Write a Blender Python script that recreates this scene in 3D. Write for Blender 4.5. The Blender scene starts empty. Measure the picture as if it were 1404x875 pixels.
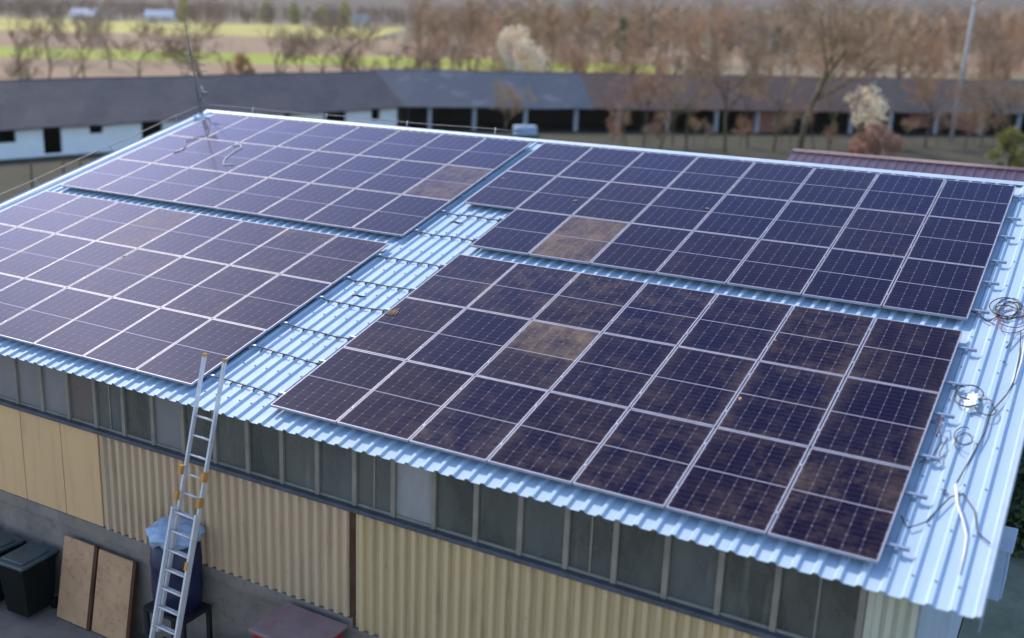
import bpy, bmesh, math, random
from mathutils import Vector, Matrix
random.seed(11)
sc = bpy.context.scene
col = sc.collection
rad = math.radians

# ------------------------------------------------------------------ camera
cd = bpy.data.cameras.new('camera'); cam = bpy.data.objects.new('camera', cd); col.objects.link(cam)
CAM = Vector((9.453589, -10.949654, 9.906679))
AX = Vector((0.854437, 0.518988, 0.024267)); AY = Vector((-0.163595, 0.224416, 0.960663)); AZ = Vector((0.493127, -0.824796, 0.276653))
m = Matrix((AX, AY, AZ)).transposed().to_4x4(); m.translation = CAM
cam.matrix_world = m
cd.sensor_width = 36.0; cd.lens = 38.42; cd.shift_x = 0.0585; cd.shift_y = 0.0068
cd.clip_start = 0.1; cd.clip_end = 9000
cd.dof.use_dof = True; cd.dof.focus_distance = 17.0; cd.dof.aperture_fstop = 0.40
sc.camera = cam

# ------------------------------------------------------------------ light
SUN_AZ, SUN_EL = -64.0, 43.0          # degrees from +Y towards +X, and above the horizon
sv = Vector((math.sin(rad(SUN_AZ)) * math.cos(rad(SUN_EL)), math.cos(rad(SUN_AZ)) * math.cos(rad(SUN_EL)), math.sin(rad(SUN_EL))))
w = bpy.data.worlds.new('World'); sc.world = w; w.use_nodes = True
nt = w.node_tree
sky = nt.nodes.new('ShaderNodeTexSky'); sky.sky_type = 'NISHITA'; sky.sun_disc = False
sky.sun_elevation = rad(SUN_EL); sky.sun_rotation = rad(SUN_AZ); sky.dust_density = 0.8; sky.air_density = 1.0; sky.ozone_density = 1.2
bg = nt.nodes['Background']; bg.inputs['Strength'].default_value = 0.15
nt.links.new(sky.outputs[0], bg.inputs['Color'])
sl = bpy.data.lights.new('sun', 'SUN'); sl.energy = 2.0; sl.angle = rad(0.5); sl.color = (1.0, 0.89, 0.73)
so = bpy.data.objects.new('sun', sl); col.objects.link(so); so.rotation_euler = sv.to_track_quat('Z', 'Y').to_euler(); so.location = (0, 0, 60)
sc.view_settings.view_transform = 'Standard'; sc.view_settings.look = 'None'; sc.view_settings.exposure = 1.1; sc.view_settings.gamma = 1.0
sc.view_settings.use_curve_mapping = False

# ------------------------------------------------------------------ helpers
def tag(o, label=None, cat=None, group=None, kind=None):
    if label: o['label'] = label
    if cat: o['category'] = cat
    if group: o['group'] = group
    if kind: o['kind'] = kind
    return o
def empty(name, label=None, cat=None, loc=(0, 0, 0), rot=(0, 0, 0), group=None):
    o = bpy.data.objects.new(name, None); col.objects.link(o); o.location = loc; o.rotation_euler = rot
    o.empty_display_size = 0.2
    return tag(o, label, cat, group)
def link(name, me, mat=None, parent=None):
    o = bpy.data.objects.new(name, me); col.objects.link(o)
    if mat and not me.materials: me.materials.append(mat)
    if parent: o.parent = parent
    return o
class MB:
    """collects shapes into one mesh"""
    def __init__(s): s.v = []; s.f = []; s.sm = []
    def add(s, vs, fs, smooth=False):
        n = len(s.v); s.v += [tuple(v) for v in vs]; s.f += [tuple(i + n for i in f) for f in fs]; s.sm += [smooth] * len(fs); return s
    def box(s, x0, x1, y0, y1, z0, z1, M=None, b=0.0):
        if b > 0:
            bm = bmesh.new(); bmesh.ops.create_cube(bm, size=1)
            for v in bm.verts: v.co = Vector(((x0 + x1) / 2 + v.co.x * (x1 - x0), (y0 + y1) / 2 + v.co.y * (y1 - y0), (z0 + z1) / 2 + v.co.z * (z1 - z0)))
            bmesh.ops.bevel(bm, geom=bm.edges[:], offset=b, segments=2, affect='EDGES', profile=.5)
            bm.verts.index_update()
            vs = [v.co.copy() for v in bm.verts]; fs = [[v.index for v in f.verts] for f in bm.faces]; bm.free()
        else:
            vs = [Vector(p) for p in ((x0, y0, z0), (x1, y0, z0), (x1, y1, z0), (x0, y1, z0), (x0, y0, z1), (x1, y0, z1), (x1, y1, z1), (x0, y1, z1))]
            fs = [(3, 2, 1, 0), (4, 5, 6, 7), (0, 1, 5, 4), (1, 2, 6, 5), (2, 3, 7, 6), (3, 0, 4, 7)]
        if M: vs = [M @ v for v in vs]
        return s.add(vs, fs)
    def tube(s, pts, r, n=6, r1=None, smooth=True, cap=True):
        pts = [Vector(p) for p in pts]; k = len(pts); vs = []; fs = []
        prev = None
        for i, p in enumerate(pts):
            d = (pts[min(i + 1, k - 1)] - pts[max(i - 1, 0)])
            d = d.normalized() if d.length > 1e-9 else Vector((0, 0, 1))
            if prev is None: a = d.orthogonal().normalized()
            else:
                a = prev - d * prev.dot(d); a = a.normalized() if a.length > 1e-6 else d.orthogonal().normalized()
            prev = a; b = d.cross(a)
            rr = r if r1 is None else r + (r1 - r) * i / max(1, k - 1)
            if isinstance(r, (list, tuple)): rr = r[i]
            for j in range(n):
                t = 2 * math.pi * j / n; vs.append(p + a * (math.cos(t) * rr) + b * (math.sin(t) * rr))
        for i in range(k - 1):
            for j in range(n):
                fs.append((i * n + j, i * n + (j + 1) % n, (i + 1) * n + (j + 1) % n, (i + 1) * n + j))
        if cap: fs.append(tuple(range(n))[::-1]); fs.append(tuple((k - 1) * n + j for j in range(n)))
        return s.add(vs, fs, smooth)
    def lathe(s, prof, c=(0, 0, 0), n=20, smooth=True):
        vs = []; fs = []; k = len(prof)
        for r, z in prof:
            for j in range(n):
                t = 2 * math.pi * j / n; vs.append((c[0] + r * math.cos(t), c[1] + r * math.sin(t), c[2] + z))
        for i in range(k - 1):
            for j in range(n): fs.append((i * n + j, i * n + (j + 1) % n, (i + 1) * n + (j + 1) % n, (i + 1) * n + j))
        fs.append(tuple(range(n))[::-1]); fs.append(tuple((k - 1) * n + j for j in range(n)))
        return s.add(vs, fs, smooth)
    def mesh(s, name):
        me = bpy.data.meshes.new(name); me.from_pydata(s.v, [], s.f)
        me.polygons.foreach_set('use_smooth', s.sm); me.update(); return me
    def build(s, name, mat, parent=None): return link(name, s.mesh(name), mat, parent)

def node_mat(name):
    mt = bpy.data.materials.new(name); mt.use_nodes = True
    return mt, mt.node_tree.nodes, mt.node_tree.links, mt.node_tree.nodes['Principled BSDF']
def mth(N, L, op, a, b=None, c=None, clamp=False):
    n = N.new('ShaderNodeMath'); n.operation = op; n.use_clamp = clamp
    for i, x in enumerate((a, b, c)):
        if x is None: continue
        if isinstance(x, (int, float)): n.inputs[i].default_value = x
        else: L.new(x, n.inputs[i])
    return n.outputs[0]
def mixc(N, L, fac, a, b, mode='MIX'):
    n = N.new('ShaderNodeMix'); n.data_type = 'RGBA'; n.blend_type = mode
    for key, x in ((0, fac), (6, a), (7, b)):
        if isinstance(x, (int, float)): n.inputs[key].default_value = x
        elif isinstance(x, (tuple, list)): n.inputs[key].default_value = (*x[:3], 1)
        else: L.new(x, n.inputs[key])
    return n.outputs[2]
def noise(N, L, vec, scale, detail=5, rough=.6, stretch=None):
    if stretch:
        mp = N.new('ShaderNodeMapping'); mp.inputs['Scale'].default_value = stretch; L.new(vec, mp.inputs[0]); vec = mp.outputs[0]
    n = N.new('ShaderNodeTexNoise'); n.inputs['Scale'].default_value = scale; n.inputs['Detail'].default_value = detail; n.inputs['Roughness'].default_value = rough
    L.new(vec, n.inputs['Vector']); return n.outputs['Fac']
def ramp(N, L, x, lo, hi):
    n = N.new('ShaderNodeMapRange'); n.inputs[1].default_value = lo; n.inputs[2].default_value = hi; n.clamp = True
    L.new(x, n.inputs[0]); return n.outputs[0]
def mat(name, c1, c2=None, scale=2.0, rough=.7, metal=0.0, stretch=None, spec=.5, c3=None, scale3=12, bump=0.0, lo=.35, hi=.65, coords='pos'):
    mt, N, L, B = node_mat(name)
    if rough >= .7: spec = min(spec, .12)
    B.inputs['Roughness'].default_value = rough; B.inputs['Metallic'].default_value = metal; B.inputs['Specular IOR Level'].default_value = spec
    if c2 is None:
        B.inputs['Base Color'].default_value = (*c1, 1); c2 = tuple(x * .8 for x in c1)
    if coords == 'pos': v = N.new('ShaderNodeNewGeometry').outputs['Position']
    else: v = N.new('ShaderNodeTexCoord').outputs['Object']
    f = ramp(N, L, noise(N, L, v, scale, 6, .62, stretch), lo, hi)
    c = mixc(N, L, f, c1, c2)
    if c3: c = mixc(N, L, ramp(N, L, noise(N, L, v, scale3, 4, .7), .52, .75), c, c3)
    L.new(c, B.inputs['Base Color'])
    if bump:
        bp = N.new('ShaderNodeBump'); bp.inputs['Strength'].default_value = bump; bp.inputs['Distance'].default_value = .02
        L.new(noise(N, L, v, scale * 6, 4), bp.inputs['Height']); L.new(bp.outputs[0], B.inputs['Normal'])
    return mt

# ------------------------------------------------------------------ materials
T = rad(14.0); ZE = 4.6
def roof_metal():
    mt, N, L, B = node_mat('roof_sheet')
    v = N.new('ShaderNodeNewGeometry').outputs['Position']
    a = ramp(N, L, noise(N, L, v, 1.3, 6, .65, (3.0, .25, .25)), .35, .7)
    c = mixc(N, L, a, (.42, .54, .68), (.36, .48, .63))
    d = ramp(N, L, noise(N, L, v, 5, 6, .7), .62, .8)
    c = mixc(N, L, mth(N, L, 'MULTIPLY', d, .6), c, (.38, .38, .36))
    e = ramp(N, L, noise(N, L, v, .6, 6, .7), .42, .72)
    c = mixc(N, L, mth(N, L, 'MULTIPLY', e, .35), c, (.33, .42, .52))
    L.new(c, B.inputs['Base Color']); B.inputs['Metallic'].default_value = .0; B.inputs['Specular IOR Level'].default_value = .12
    r = ramp(N, L, noise(N, L, v, 3, 4), .2, .8)
    L.new(mth(N, L, 'MULTIPLY_ADD', r, .2, .48), B.inputs['Roughness'])
    return mt
def panel_glass():
    mt, N, L, B = node_mat('panel_glass')
    tc = N.new('ShaderNodeTexCoord').outputs['Object']; sep = N.new('ShaderNodeSeparateXYZ'); L.new(tc, sep.inputs[0])
    x, y = sep.outputs[0], sep.outputs[1]
    def lines(c, off, pitch, hw):
        u = mth(N, L, 'DIVIDE', mth(N, L, 'SUBTRACT', c, off), pitch)
        d = mth(N, L, 'ABSOLUTE', mth(N, L, 'SUBTRACT', mth(N, L, 'FRACT', u), .5))
        return mth(N, L, 'GREATER_THAN', d, .5 - hw / pitch)
    lx = lines(x, .021, .182, .0030); ly = lines(y, .861, .0925, .0022); bus = lines(x, .021, .0182, .0006)
    mid = mth(N, L, 'LESS_THAN', mth(N, L, 'ABSOLUTE', mth(N, L, 'SUBTRACT', y, .861)), .0075)
    oi = N.new('ShaderNodeObjectInfo'); so_ = N.new('ShaderNodeSeparateColor'); L.new(oi.outputs['Color'], so_.inputs[0])
    amt, sheer, tint = so_.outputs[0], so_.outputs[1], so_.outputs[2]
    cell = mixc(N, L, tint, (.0014, .0012, .018), (.0055, .0022, .0125))
    fx = mth(N, L, 'MULTIPLY', mth(N, L, 'SUBTRACT', .5, mth(N, L, 'ABSOLUTE', mth(N, L, 'SUBTRACT', mth(N, L, 'FRACT', mth(N, L, 'DIVIDE', mth(N, L, 'SUBTRACT', x, .021), .182)), .5))), .182)
    fy = mth(N, L, 'MULTIPLY', mth(N, L, 'SUBTRACT', .5, mth(N, L, 'ABSOLUTE', mth(N, L, 'SUBTRACT', mth(N, L, 'FRACT', mth(N, L, 'DIVIDE', mth(N, L, 'SUBTRACT', y, .861), .185)), .5))), .185)
    dia = mth(N, L, 'LESS_THAN', mth(N, L, 'ADD', fx, fy), .013)
    def with_lines(c, k):
        c = mixc(N, L, mth(N, L, 'MULTIPLY', bus, .03 * k), c, (.08, .08, .11))
        c = mixc(N, L, mth(N, L, 'MULTIPLY', ly, .17 * k), c, (.20, .20, .26))
        c = mixc(N, L, mth(N, L, 'MULTIPLY', lx, .26 * k), c, (.30, .30, .38))
        c = mixc(N, L, mth(N, L, 'MULTIPLY', dia, .36 * k), c, (.34, .34, .42))
        return mixc(N, L, mth(N, L, 'MULTIPLY', mid, k), c, (.32, .31, .38))
    c = with_lines(cell, 1.0)
    # dust
    v = N.new('ShaderNodeNewGeometry').outputs['Position']
    n1 = noise(N, L, v, .55, 3, .5); n2 = noise(N, L, v, 2.6, 12, .80); n3 = noise(N, L, v, 14, 5, .7)
    ex = mth(N, L, 'ABSOLUTE', mth(N, L, 'SUBTRACT', x, .567)); ey = mth(N, L, 'ABSOLUTE', mth(N, L, 'SUBTRACT', y, .861))
    edge = mth(N, L, 'MAXIMUM', mth(N, L, 'MULTIPLY', ramp(N, L, ex, .38, .57), ramp(N, L, noise(N, L, v, 1.1, 3), .4, .75)),
               mth(N, L, 'MULTIPLY', ramp(N, L, ey, .70, .86), ramp(N, L, noise(N, L, v, .9, 3), .45, .8)))
    p = mth(N, L, 'MULTIPLY', ramp(N, L, n2, .46, .82), ramp(N, L, n1, .3, .7))
    p = mth(N, L, 'ADD', p, mth(N, L, 'MULTIPLY', ramp(N, L, n3, .62, .85), .25))
    p = mth(N, L, 'ADD', mth(N, L, 'MULTIPLY', p, 1.0), mth(N, L, 'MULTIPLY', edge, .40))
    nst = noise(N, L, v, 3.2, 9, .75, (1, .6, .6)); half = mth(N, L, 'MAXIMUM', oi.outputs['Alpha'], ramp(N, L, mth(N, L, 'ADD', y, mth(N, L, 'MULTIPLY', n2, .5)), .98, 1.16)); heavy = mth(N, L, 'MULTIPLY', mth(N, L, 'MULTIPLY', amt, half), mth(N, L, 'MULTIPLY', ramp(N, L, mth(N, L, 'ADD', n2, mth(N, L, 'MULTIPLY', amt, .22)), .44, .70), ramp(N, L, nst, .25, .68)))
    d = mth(N, L, 'ADD', mth(N, L, 'MULTIPLY', p, mth(N, L, 'MULTIPLY_ADD', sheer, .52, .02)), mth(N, L, 'MULTIPLY', heavy, .60), clamp=True)
    d = mth(N, L, 'ADD', mth(N, L, 'MULTIPLY', d, .97), .006, clamp=True)
    c = with_lines(mixc(N, L, d, c, (.28, .20, .135)), .36)
    L.new(c, B.inputs['Base Color'])
    L.new(mth(N, L, 'MULTIPLY_ADD', d, .7, .10, clamp=True), B.inputs['Roughness'])
    B.inputs['Specular IOR Level'].default_value = 0.0
    fr0 = N.new('ShaderNodeFresnel'); fr0.inputs['IOR'].default_value = 1.27; fr = mth(N, L, 'MULTIPLY', mth(N, L, 'POWER', fr0.outputs[0], 1.35), 1.8)
    g1 = N.new('ShaderNodeBsdfGlossy'); g1.inputs['Color'].default_value = (.60, .65, 1.0, 1); g1.inputs['Roughness'].default_value = .09
    g2 = N.new('ShaderNodeBsdfGlossy'); g2.inputs['Color'].default_value = (.68, .70, 1.0, 1); g2.inputs['Roughness'].default_value = .42
    mg = N.new('ShaderNodeMixShader'); mg.inputs[0].default_value = .18; L.new(g1.outputs[0], mg.inputs[1]); L.new(g2.outputs[0], mg.inputs[2])
    ms = N.new('ShaderNodeMixShader'); L.new(mth(N, L, 'MULTIPLY', fr, mth(N, L, 'SUBTRACT', 1.0, mth(N, L, 'MULTIPLY', d, .6)), clamp=True), ms.inputs[0])
    L.new(B.outputs[0], ms.inputs[1]); L.new(mg.outputs[0], ms.inputs[2]); L.new(ms.outputs[0], N['Material Output'].inputs['Surface'])
    return mt
def wall_clad(name, c1, c2, stain):
    mt, N, L, B = node_mat(name)
    v = N.new('ShaderNodeNewGeometry').outputs['Position']
    c = mixc(N, L, ramp(N, L, noise(N, L, v, .8, 5, .6, (1, 1, .35)), .3, .7), c1, c2)
    st = ramp(N, L, noise(N, L, v, 2.2, 6, .7, (2.2, 2.2, .22)), .52, .78)
    c = mixc(N, L, mth(N, L, 'MULTIPLY', st, .9), c, stain)
    sp = ramp(N, L, noise(N, L, v, 6, 4, .7), .66, .74)
    c = mixc(N, L, mth(N, L, 'MULTIPLY', sp, .5), c, tuple(x * .4 for x in stain))
    L.new(c, B.inputs['Base Color']); B.inputs['Roughness'].default_value = .62
    return mt
def pane_mat():
    mt, N, L, B = node_mat('dusty_pane')
    v = N.new('ShaderNodeNewGeometry').outputs['Position']; oi = N.new('ShaderNodeObjectInfo')
    f = ramp(N, L, noise(N, L, v, 1.7, 7, .7, (1, 1, .45)), .36, .70)
    c = mixc(N, L, mth(N, L, 'MULTIPLY', f, .6), oi.outputs['Color'], (.14, .15, .13))
    st = ramp(N, L, noise(N, L, v, 5, 5, .7, (1.6, 1, .12)), .58, .8)
    c = mixc(N, L, mth(N, L, 'MULTIPLY', st, .5), c, (.24, .235, .22))
    L.new(c, B.inputs['Base Color']); L.new(mth(N, L, 'MULTIPLY_ADD', f, .35, .18), B.inputs['Roughness'])
    return mt
M = {
 'roof': roof_metal(), 'glass': panel_glass(), 'pane': pane_mat(),
 'alu': mat('aluminium', (.36, .36, .44), (.29, .29, .37), 6, .55, .3),
 'rail': mat('rail_alloy', (.27, .34, .46), (.22, .29, .41), 6, .5, .4),
 'trim': mat('pale_flashing', (.44, .52, .62), (.36, .44, .55), 2.5, .55, .1),
 'tan': wall_clad('tan_panel', (.66, .42, .205), (.60, .385, .19), (.48, .30, .16)),
 'clad_left': wall_clad('weathered_ribbed_sheet', (.56, .395, .245), (.48, .355, .235), (.30, .21, .14)),
 'clad_right': wall_clad('yellowed_ribbed_sheet', (.56, .41, .22), (.48, .36, .205), (.29, .19, .11)),
 'corner': wall_clad('corner_sheet', (.52, .50, .38), (.46, .45, .37), (.3, .3, .22)),
 'concrete': mat('plinth_concrete', (.27, .225, .19), (.20, .17, .15), 1.6, .9, c3=(.15, .135, .12), scale3=5, bump=.3),
 'yard': mat('yard_concrete', (.25, .205, .175), (.18, .15, .13), .9, .92, c3=(.15, .13, .11), scale3=4, bump=.3),
 'sidewall': mat('pale_render', (.42, .46, .52), (.33, .38, .45), .8, .85),
 'mullion': mat('grey_mullion', (.27, .24, .20), (.20, .18, .155), 3, .7),
 'sill': mat('dark_sill', (.085, .09, .11), (.05, .055, .07), 3, .55),
 'black': mat('black_cable', (.012, .012, .014), (.02, .02, .022), 8, .45),
 'redwire': mat('red_cable', (.30, .06, .07), (.22, .05, .06), 8, .5),
 'white': mat('white_plastic', (.85, .85, .84), (.75, .75, .76), 6, .5),
 'rope': mat('pale_rope', (.80, .76, .74), (.66, .62, .62), 9, .7),
 'steel': mat('dull_steel', (.16, .15, .16), (.10, .10, .11), 5, .5, .5),
 'wirecol': mat('zinc_wire', (.42, .42, .45), (.34, .34, .38), 5, .5, .5),
 'orange': mat('orange_plastic', (.58, .27, .06), (.46, .22, .05), 5, .5),
 'bin': mat('dark_bin_plastic', (.006, .008, .008), (.010, .012, .011), 3, .75),
 'binlid': mat('teal_bin_lid', (.055, .085, .09), (.035, .055, .06), 4, .35),
 'board': mat('chipboard', (.52, .31, .175), (.42, .25, .145), 2.5, .8, c3=(.30, .17, .10), scale3=7),
 'boardedge': mat('board_edge', (.10, .05, .03), (.07, .035, .02), 4, .8),
 'blue': mat('navy_plastic', (.007, .014, .06), (.012, .018, .05), 3, .45),
 'paleblue': mat('pale_blue_sheet', (.36, .46, .62), (.28, .38, .54), 3, .5, bump=.4),
 'red': mat('red_paint', (.34, .02, .025), (.25, .02, .02), 2.5, .5),
 'fadedlid': mat('faded_lid', (.30, .20, .19), (.22, .16, .16), 2.5, .7, c3=(.26, .12, .11), scale3=4),
 'nearblack': mat('near_black_matte', (.022, .022, .026), (.03, .028, .028), 3, .7, bump=.4),
 'palegrass': mat('brightened_grass', (.26, .27, .21), (.19, .21, .15), .8, .95, c3=(.13, .15, .09), scale3=3),
 'ladder': mat('ladder_alloy', (.66, .66, .68), (.55, .55, .58), 6, .5, .25),
 'grass': mat('grass_ground', (.045, .046, .032), (.07, .062, .045), .35, .95, c3=(.03, .038, .022), scale3=1.6),
 'field_base': mat('far_ground', (.20, .155, .105), (.16, .14, .08), .015, .95, c3=(.13, .12, .06), scale3=.08),
 'ploughed': mat('ploughed_soil', (.26, .175, .115), (.21, .145, .095), .03, .95, stretch=(1, 1, 1)),
 'brownfield': mat('stubble', (.25, .17, .105), (.20, .14, .09), .02, .95),
 'greenfield': mat('young_green_crop', (.27, .29, .04), (.20, .24, .035), .03, .95),
 'yellowfield': mat('yellow_green_meadow', (.40, .345, .10), (.32, .29, .085), .02, .95),
 'hill': mat('hill_ground', (.115, .09, .068), (.085, .067, .05), .012, .95),
 'bark': mat('bare_bark', (.135, .095, .065), (.09, .065, .048), 3, .9),
 'twig': mat('twig_brown', (.40, .275, .175), (.30, .205, .135), .4, .9),
 'twig_grey': mat('twig_grey', (.34, .25, .19), (.26, .195, .15), .4, .9),
 'twig_red': mat('twig_russet', (.48, .29, .18), (.37, .22, .145), .4, .9),
 'bark_green': mat('mossy_bark', (.13, .11, .06), (.10, .085, .05), 3, .9),
 'blossom': mat('cream_blossom', (.90, .76, .56), (.82, .66, .46), 1.2, .8),
 'salmon': mat('russet_shrub', (.42, .22, .15), (.34, .18, .12), 1.2, .8),
 'reed': mat('orange_reed', (.50, .29, .13), (.40, .23, .11), 1.2, .8),
 'yellowbush': mat('yellow_bush', (.26, .22, .05), (.17, .16, .045), 1.5, .8),
 'darkgreen': mat('hedge_green', (.06, .09, .04), (.09, .12, .05), 2, .8),
 'slate': mat('fibre_cement_dark', (.062, .066, .085), (.045, .048, .066), .7, .8, c3=(.085, .09, .11), scale3=3),
 'slate_blue': mat('fibre_cement_blue', (.065, .085, .12), (.05, .065, .095), .5, .7, c3=(.14, .165, .21), scale3=.5),
 'oldtile': mat('old_mixed_tile', (.095, .06, .058), (.07, .06, .063), .5, .85, c3=(.13, .075, .065), scale3=1.5),
 'greytile': mat('old_grey_tile', (.085, .075, .076), (.062, .058, .06), .5, .85, c3=(.12, .08, .07), scale3=1.2),
 'limewash': mat('limewash', (.84, .86, .89), (.74, .78, .84), .8, .85),
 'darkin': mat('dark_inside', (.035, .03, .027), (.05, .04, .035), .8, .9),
 'postgrey': mat('concrete_post', (.38, .40, .43), (.30, .32, .36), 2, .85),
 'brick': mat('old_brick', (.34, .15, .11), (.26, .13, .10), 2, .9),
 'maroon': mat('maroon_sheet', (.085, .042, .078), (.065, .034, .062), 1, .4, .2),
 'pole': mat('pole_concrete', (.46, .43, .42), (.36, .34, .34), 1.5, .85),
 'leaf': mat('dry_leaf', (.42, .30, .20), (.30, .20, .13), 20, .8),
 'housewall': mat('house_wall', (.62, .56, .48), (.52, .48, .42), .2, .85),
 'houseroof_blue': mat('blue_house_roof', (.10, .22, .40), (.08, .18, .34), .2, .5),
 'houseroof_red': mat('red_house_roof', (.25, .12, .09), (.2, .1, .08), .2, .8),
 'houseroof_grey': mat('grey_house_roof', (.22, .23, .26), (.17, .18, .2), .2, .7),
}

# ------------------------------------------------------------------ ground and land
FW = Vector((-0.5131, 0.8583, 0)); RT = Vector((0.8583, 0.5131, 0))     # the view's level forward and right
C0 = Vector((CAM.x, CAM.y, 0))
def spot(px, depth):               # a place on the ground, depth metres ahead, in the direction of photo column px
    return C0 + FW * depth + RT * (depth * (px - 620) / 1498.45 / 1.041)
def sheet(name, pts, z, mt, kind='structure'):
    b = MB(); b.add([(p[0], p[1], z) for p in pts], [tuple(range(len(pts)))]); return tag(b.build(name, mt), kind=kind)
G = 6000
b = MB(); b.add([(-G, -G, -.012), (G, -G, -.012), (G, G, -.012), (-G, G, -.012)], [(0, 1, 2, 3)]); tag(b.build('ground', M['field_base']), kind='structure')
g = [spot(-900, 160), C0 + RT * 150 + FW * 130, C0 + RT * 120 - FW * 60, C0 - RT * 120 - FW * 60]
sheet('meadow', [(q.x, q.y) for q in g], -.006, M['grass'])
sheet('pale_ground', [(8.52, -24), (15.5, -24), (15.5, 17), (8.52, 17)], .002, M['palegrass'])  # grass strip given a paler colour to brighten the hall's shaded side
sheet('yard', [(-26, -24), (8.51, -24), (8.51, .2), (-26, .2)], 0, M['yard'])
def wob(name, d0, d1, x0, x1, z, mt, n=40, seed=0):
    r = random.Random(seed); vs = []; fs = []
    for i in range(n + 1):
        u = x0 + (x1 - x0) * i / n
        for d in (d0, d1):
            p = C0 + FW * (d * (1 + r.uniform(-.012, .012))) + RT * u; vs.append((p.x, p.y, z))
    for i in range(n): fs.append((2 * i, 2 * i + 2, 2 * i + 3, 2 * i + 1))
    b = MB(); b.add(vs, fs); tag(b.build(name, mt), kind='structure')
wob('stubble_field', 118, 150, -200, 170, -.002, M['brownfield'], seed=1)
wob('ploughed_field', 150, 201, -260, 200, .002, M['ploughed'], seed=2)
wob('green_field', 201, 246, -330, 40, .006, M['greenfield'], seed=3)
wob('stubble_field', 246, 385, -420, 300, .010, M['ploughed'], seed=4)
wob('yellow_field', 390, 640, -600, -30, .014, M['yellowfield'], seed=5)
# hills beyond the plain
b = MB(); nx, ny = 90, 10; vs = []
for j in range(ny + 1):
    for i in range(nx + 1):
        d = 800 + 1500 * j / ny; u = -2400 + 4800 * i / nx
        h = 95 * (j / ny) ** 1.2 * (1 + .25 * math.sin(u * .004 + j) + .15 * math.sin(u * .011 + 2 * j)) + (-2 if j == 0 else 0)
        p = C0 + FW * d + RT * u; vs.append((p.x, p.y, h))
b.add(vs, [(j * (nx + 1) + i, j * (nx + 1) + i + 1, (j + 1) * (nx + 1) + i + 1, (j + 1) * (nx + 1) + i) for j in range(ny) for i in range(nx)], True)
tag(b.build('hills', M['hill']), kind='structure')

# ------------------------------------------------------------------ the hall
XL, XR, S0, S1, PAN = -11.35, 9.07, -.30, 11.22, -.14
cT, sT = math.cos(T), math.sin(T)
def RP(x, s, n): return Vector((x, s * cT - n * sT, s * sT + n * cT + ZE))
RIDGE = RP(0, S1, PAN)
hall = empty('farm_hall', 'long hall with pale blue ribbed metal roof under the solar panels and tan sheet walls', 'building', (0, 0, 0))
prof = []; x = XL; P = .22
while x < XR - .02:
    for dx, dz in ((0, 0), (.112, 0), (.137, .034), (.183, .034), (.208, 0)):
        if x + dx < XR: prof.append((x + dx, dz))
    x += P
prof.append((XR, 0))
def ribbed(fn, s0, s1, name, steps=6):
    vs = []; fs = []; k = len(prof)
    r = random.Random(5)
    for i in range(steps + 1):
        s = s0 + (s1 - s0) * i / steps
        for px_, dz in prof: vs.append(fn(px_, s, PAN + dz + r.uniform(-.0015, .0015)))
    for i in range(steps):
        for j in range(k - 1): fs.append((i * k + j, i * k + j + 1, (i + 1) * k + j + 1, (i + 1) * k + j))
    b = MB(); b.add(vs, fs); o = b.build(name, M['roof'], hall)
    sm = o.modifiers.new('thick', 'SOLIDIFY'); sm.thickness = .004; sm.offset = -1
    return o
ribbed(RP, S0, S1, 'roof')
def RB(x, s, n):  # rear slope
    p = RP(x, S1 - (s - S1), n); p.y = 2 * RIDGE.y - p.y; return p
ribbed(RB, S1 + .02, S1 + 12.0, 'rear_roof')
# ridge cap, verge flashings
def quadstrip(b, a, c): b.add(a + c, [(i, i + 1, len(a) + i + 1, len(a) + i) for i in range(len(a) - 1)])
def rcap():
    pr = [(-.12, .040), (-.03, .06), (.03, .06), (.12, .040)]
    va = [Vector((XL - .02, RIDGE.y + y, RIDGE.z + z - abs(y) * sT)) for y, z in pr]; vb = [v + Vector((XR - XL + .04, 0, 0)) for v in va]
    b = MB(); quadstrip(b, va, vb); o = b.build('ridge_cap', M['trim'], hall); k = o.modifiers.new('t', 'SOLIDIFY'); k.thickness = .004
rcap()
def verge(xa, xb, xc):
    b = MB()
    for fn, s0, s1 in ((RP, S0 - .01, S1), (RB, S1, S1 + 12)):
        pr = [(xc, -.14), (xa, -.14), (xa, .058), (xa + (xb - xa) * .12, .066), (xa + (xb - xa) * .2, .04), (xb, .04)]
        a = [fn(q, s0, PAN + z) for q, z in pr]; c = [fn(q, s1, PAN + z) for q, z in pr]; quadstrip(b, a, c)
    o = b.build('verge_flashing', M['trim'], hall); k = o.modifiers.new('t', 'SOLIDIFY'); k.thickness = .003; return o
verge(XL - .05, XL + .10, XL - .02); verge(XR + .012, XR - .05, XR)
b = MB()
for s_ in [.05 + .87 * i for i in range(13)]:
    for q in range(93):
        xr = XL + .16 + P * q
        if (-1.40 < xr < .0) or 8.1 < xr < 9.0:
            c = RP(xr, s_, PAN + .036); b.box(c.x - .010, c.x + .010, c.y - .010, c.y + .010, c.z, c.z + .008)
o = b.build('roof_screws', M['steel'], hall); o['kind'] = 'stuff'
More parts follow.
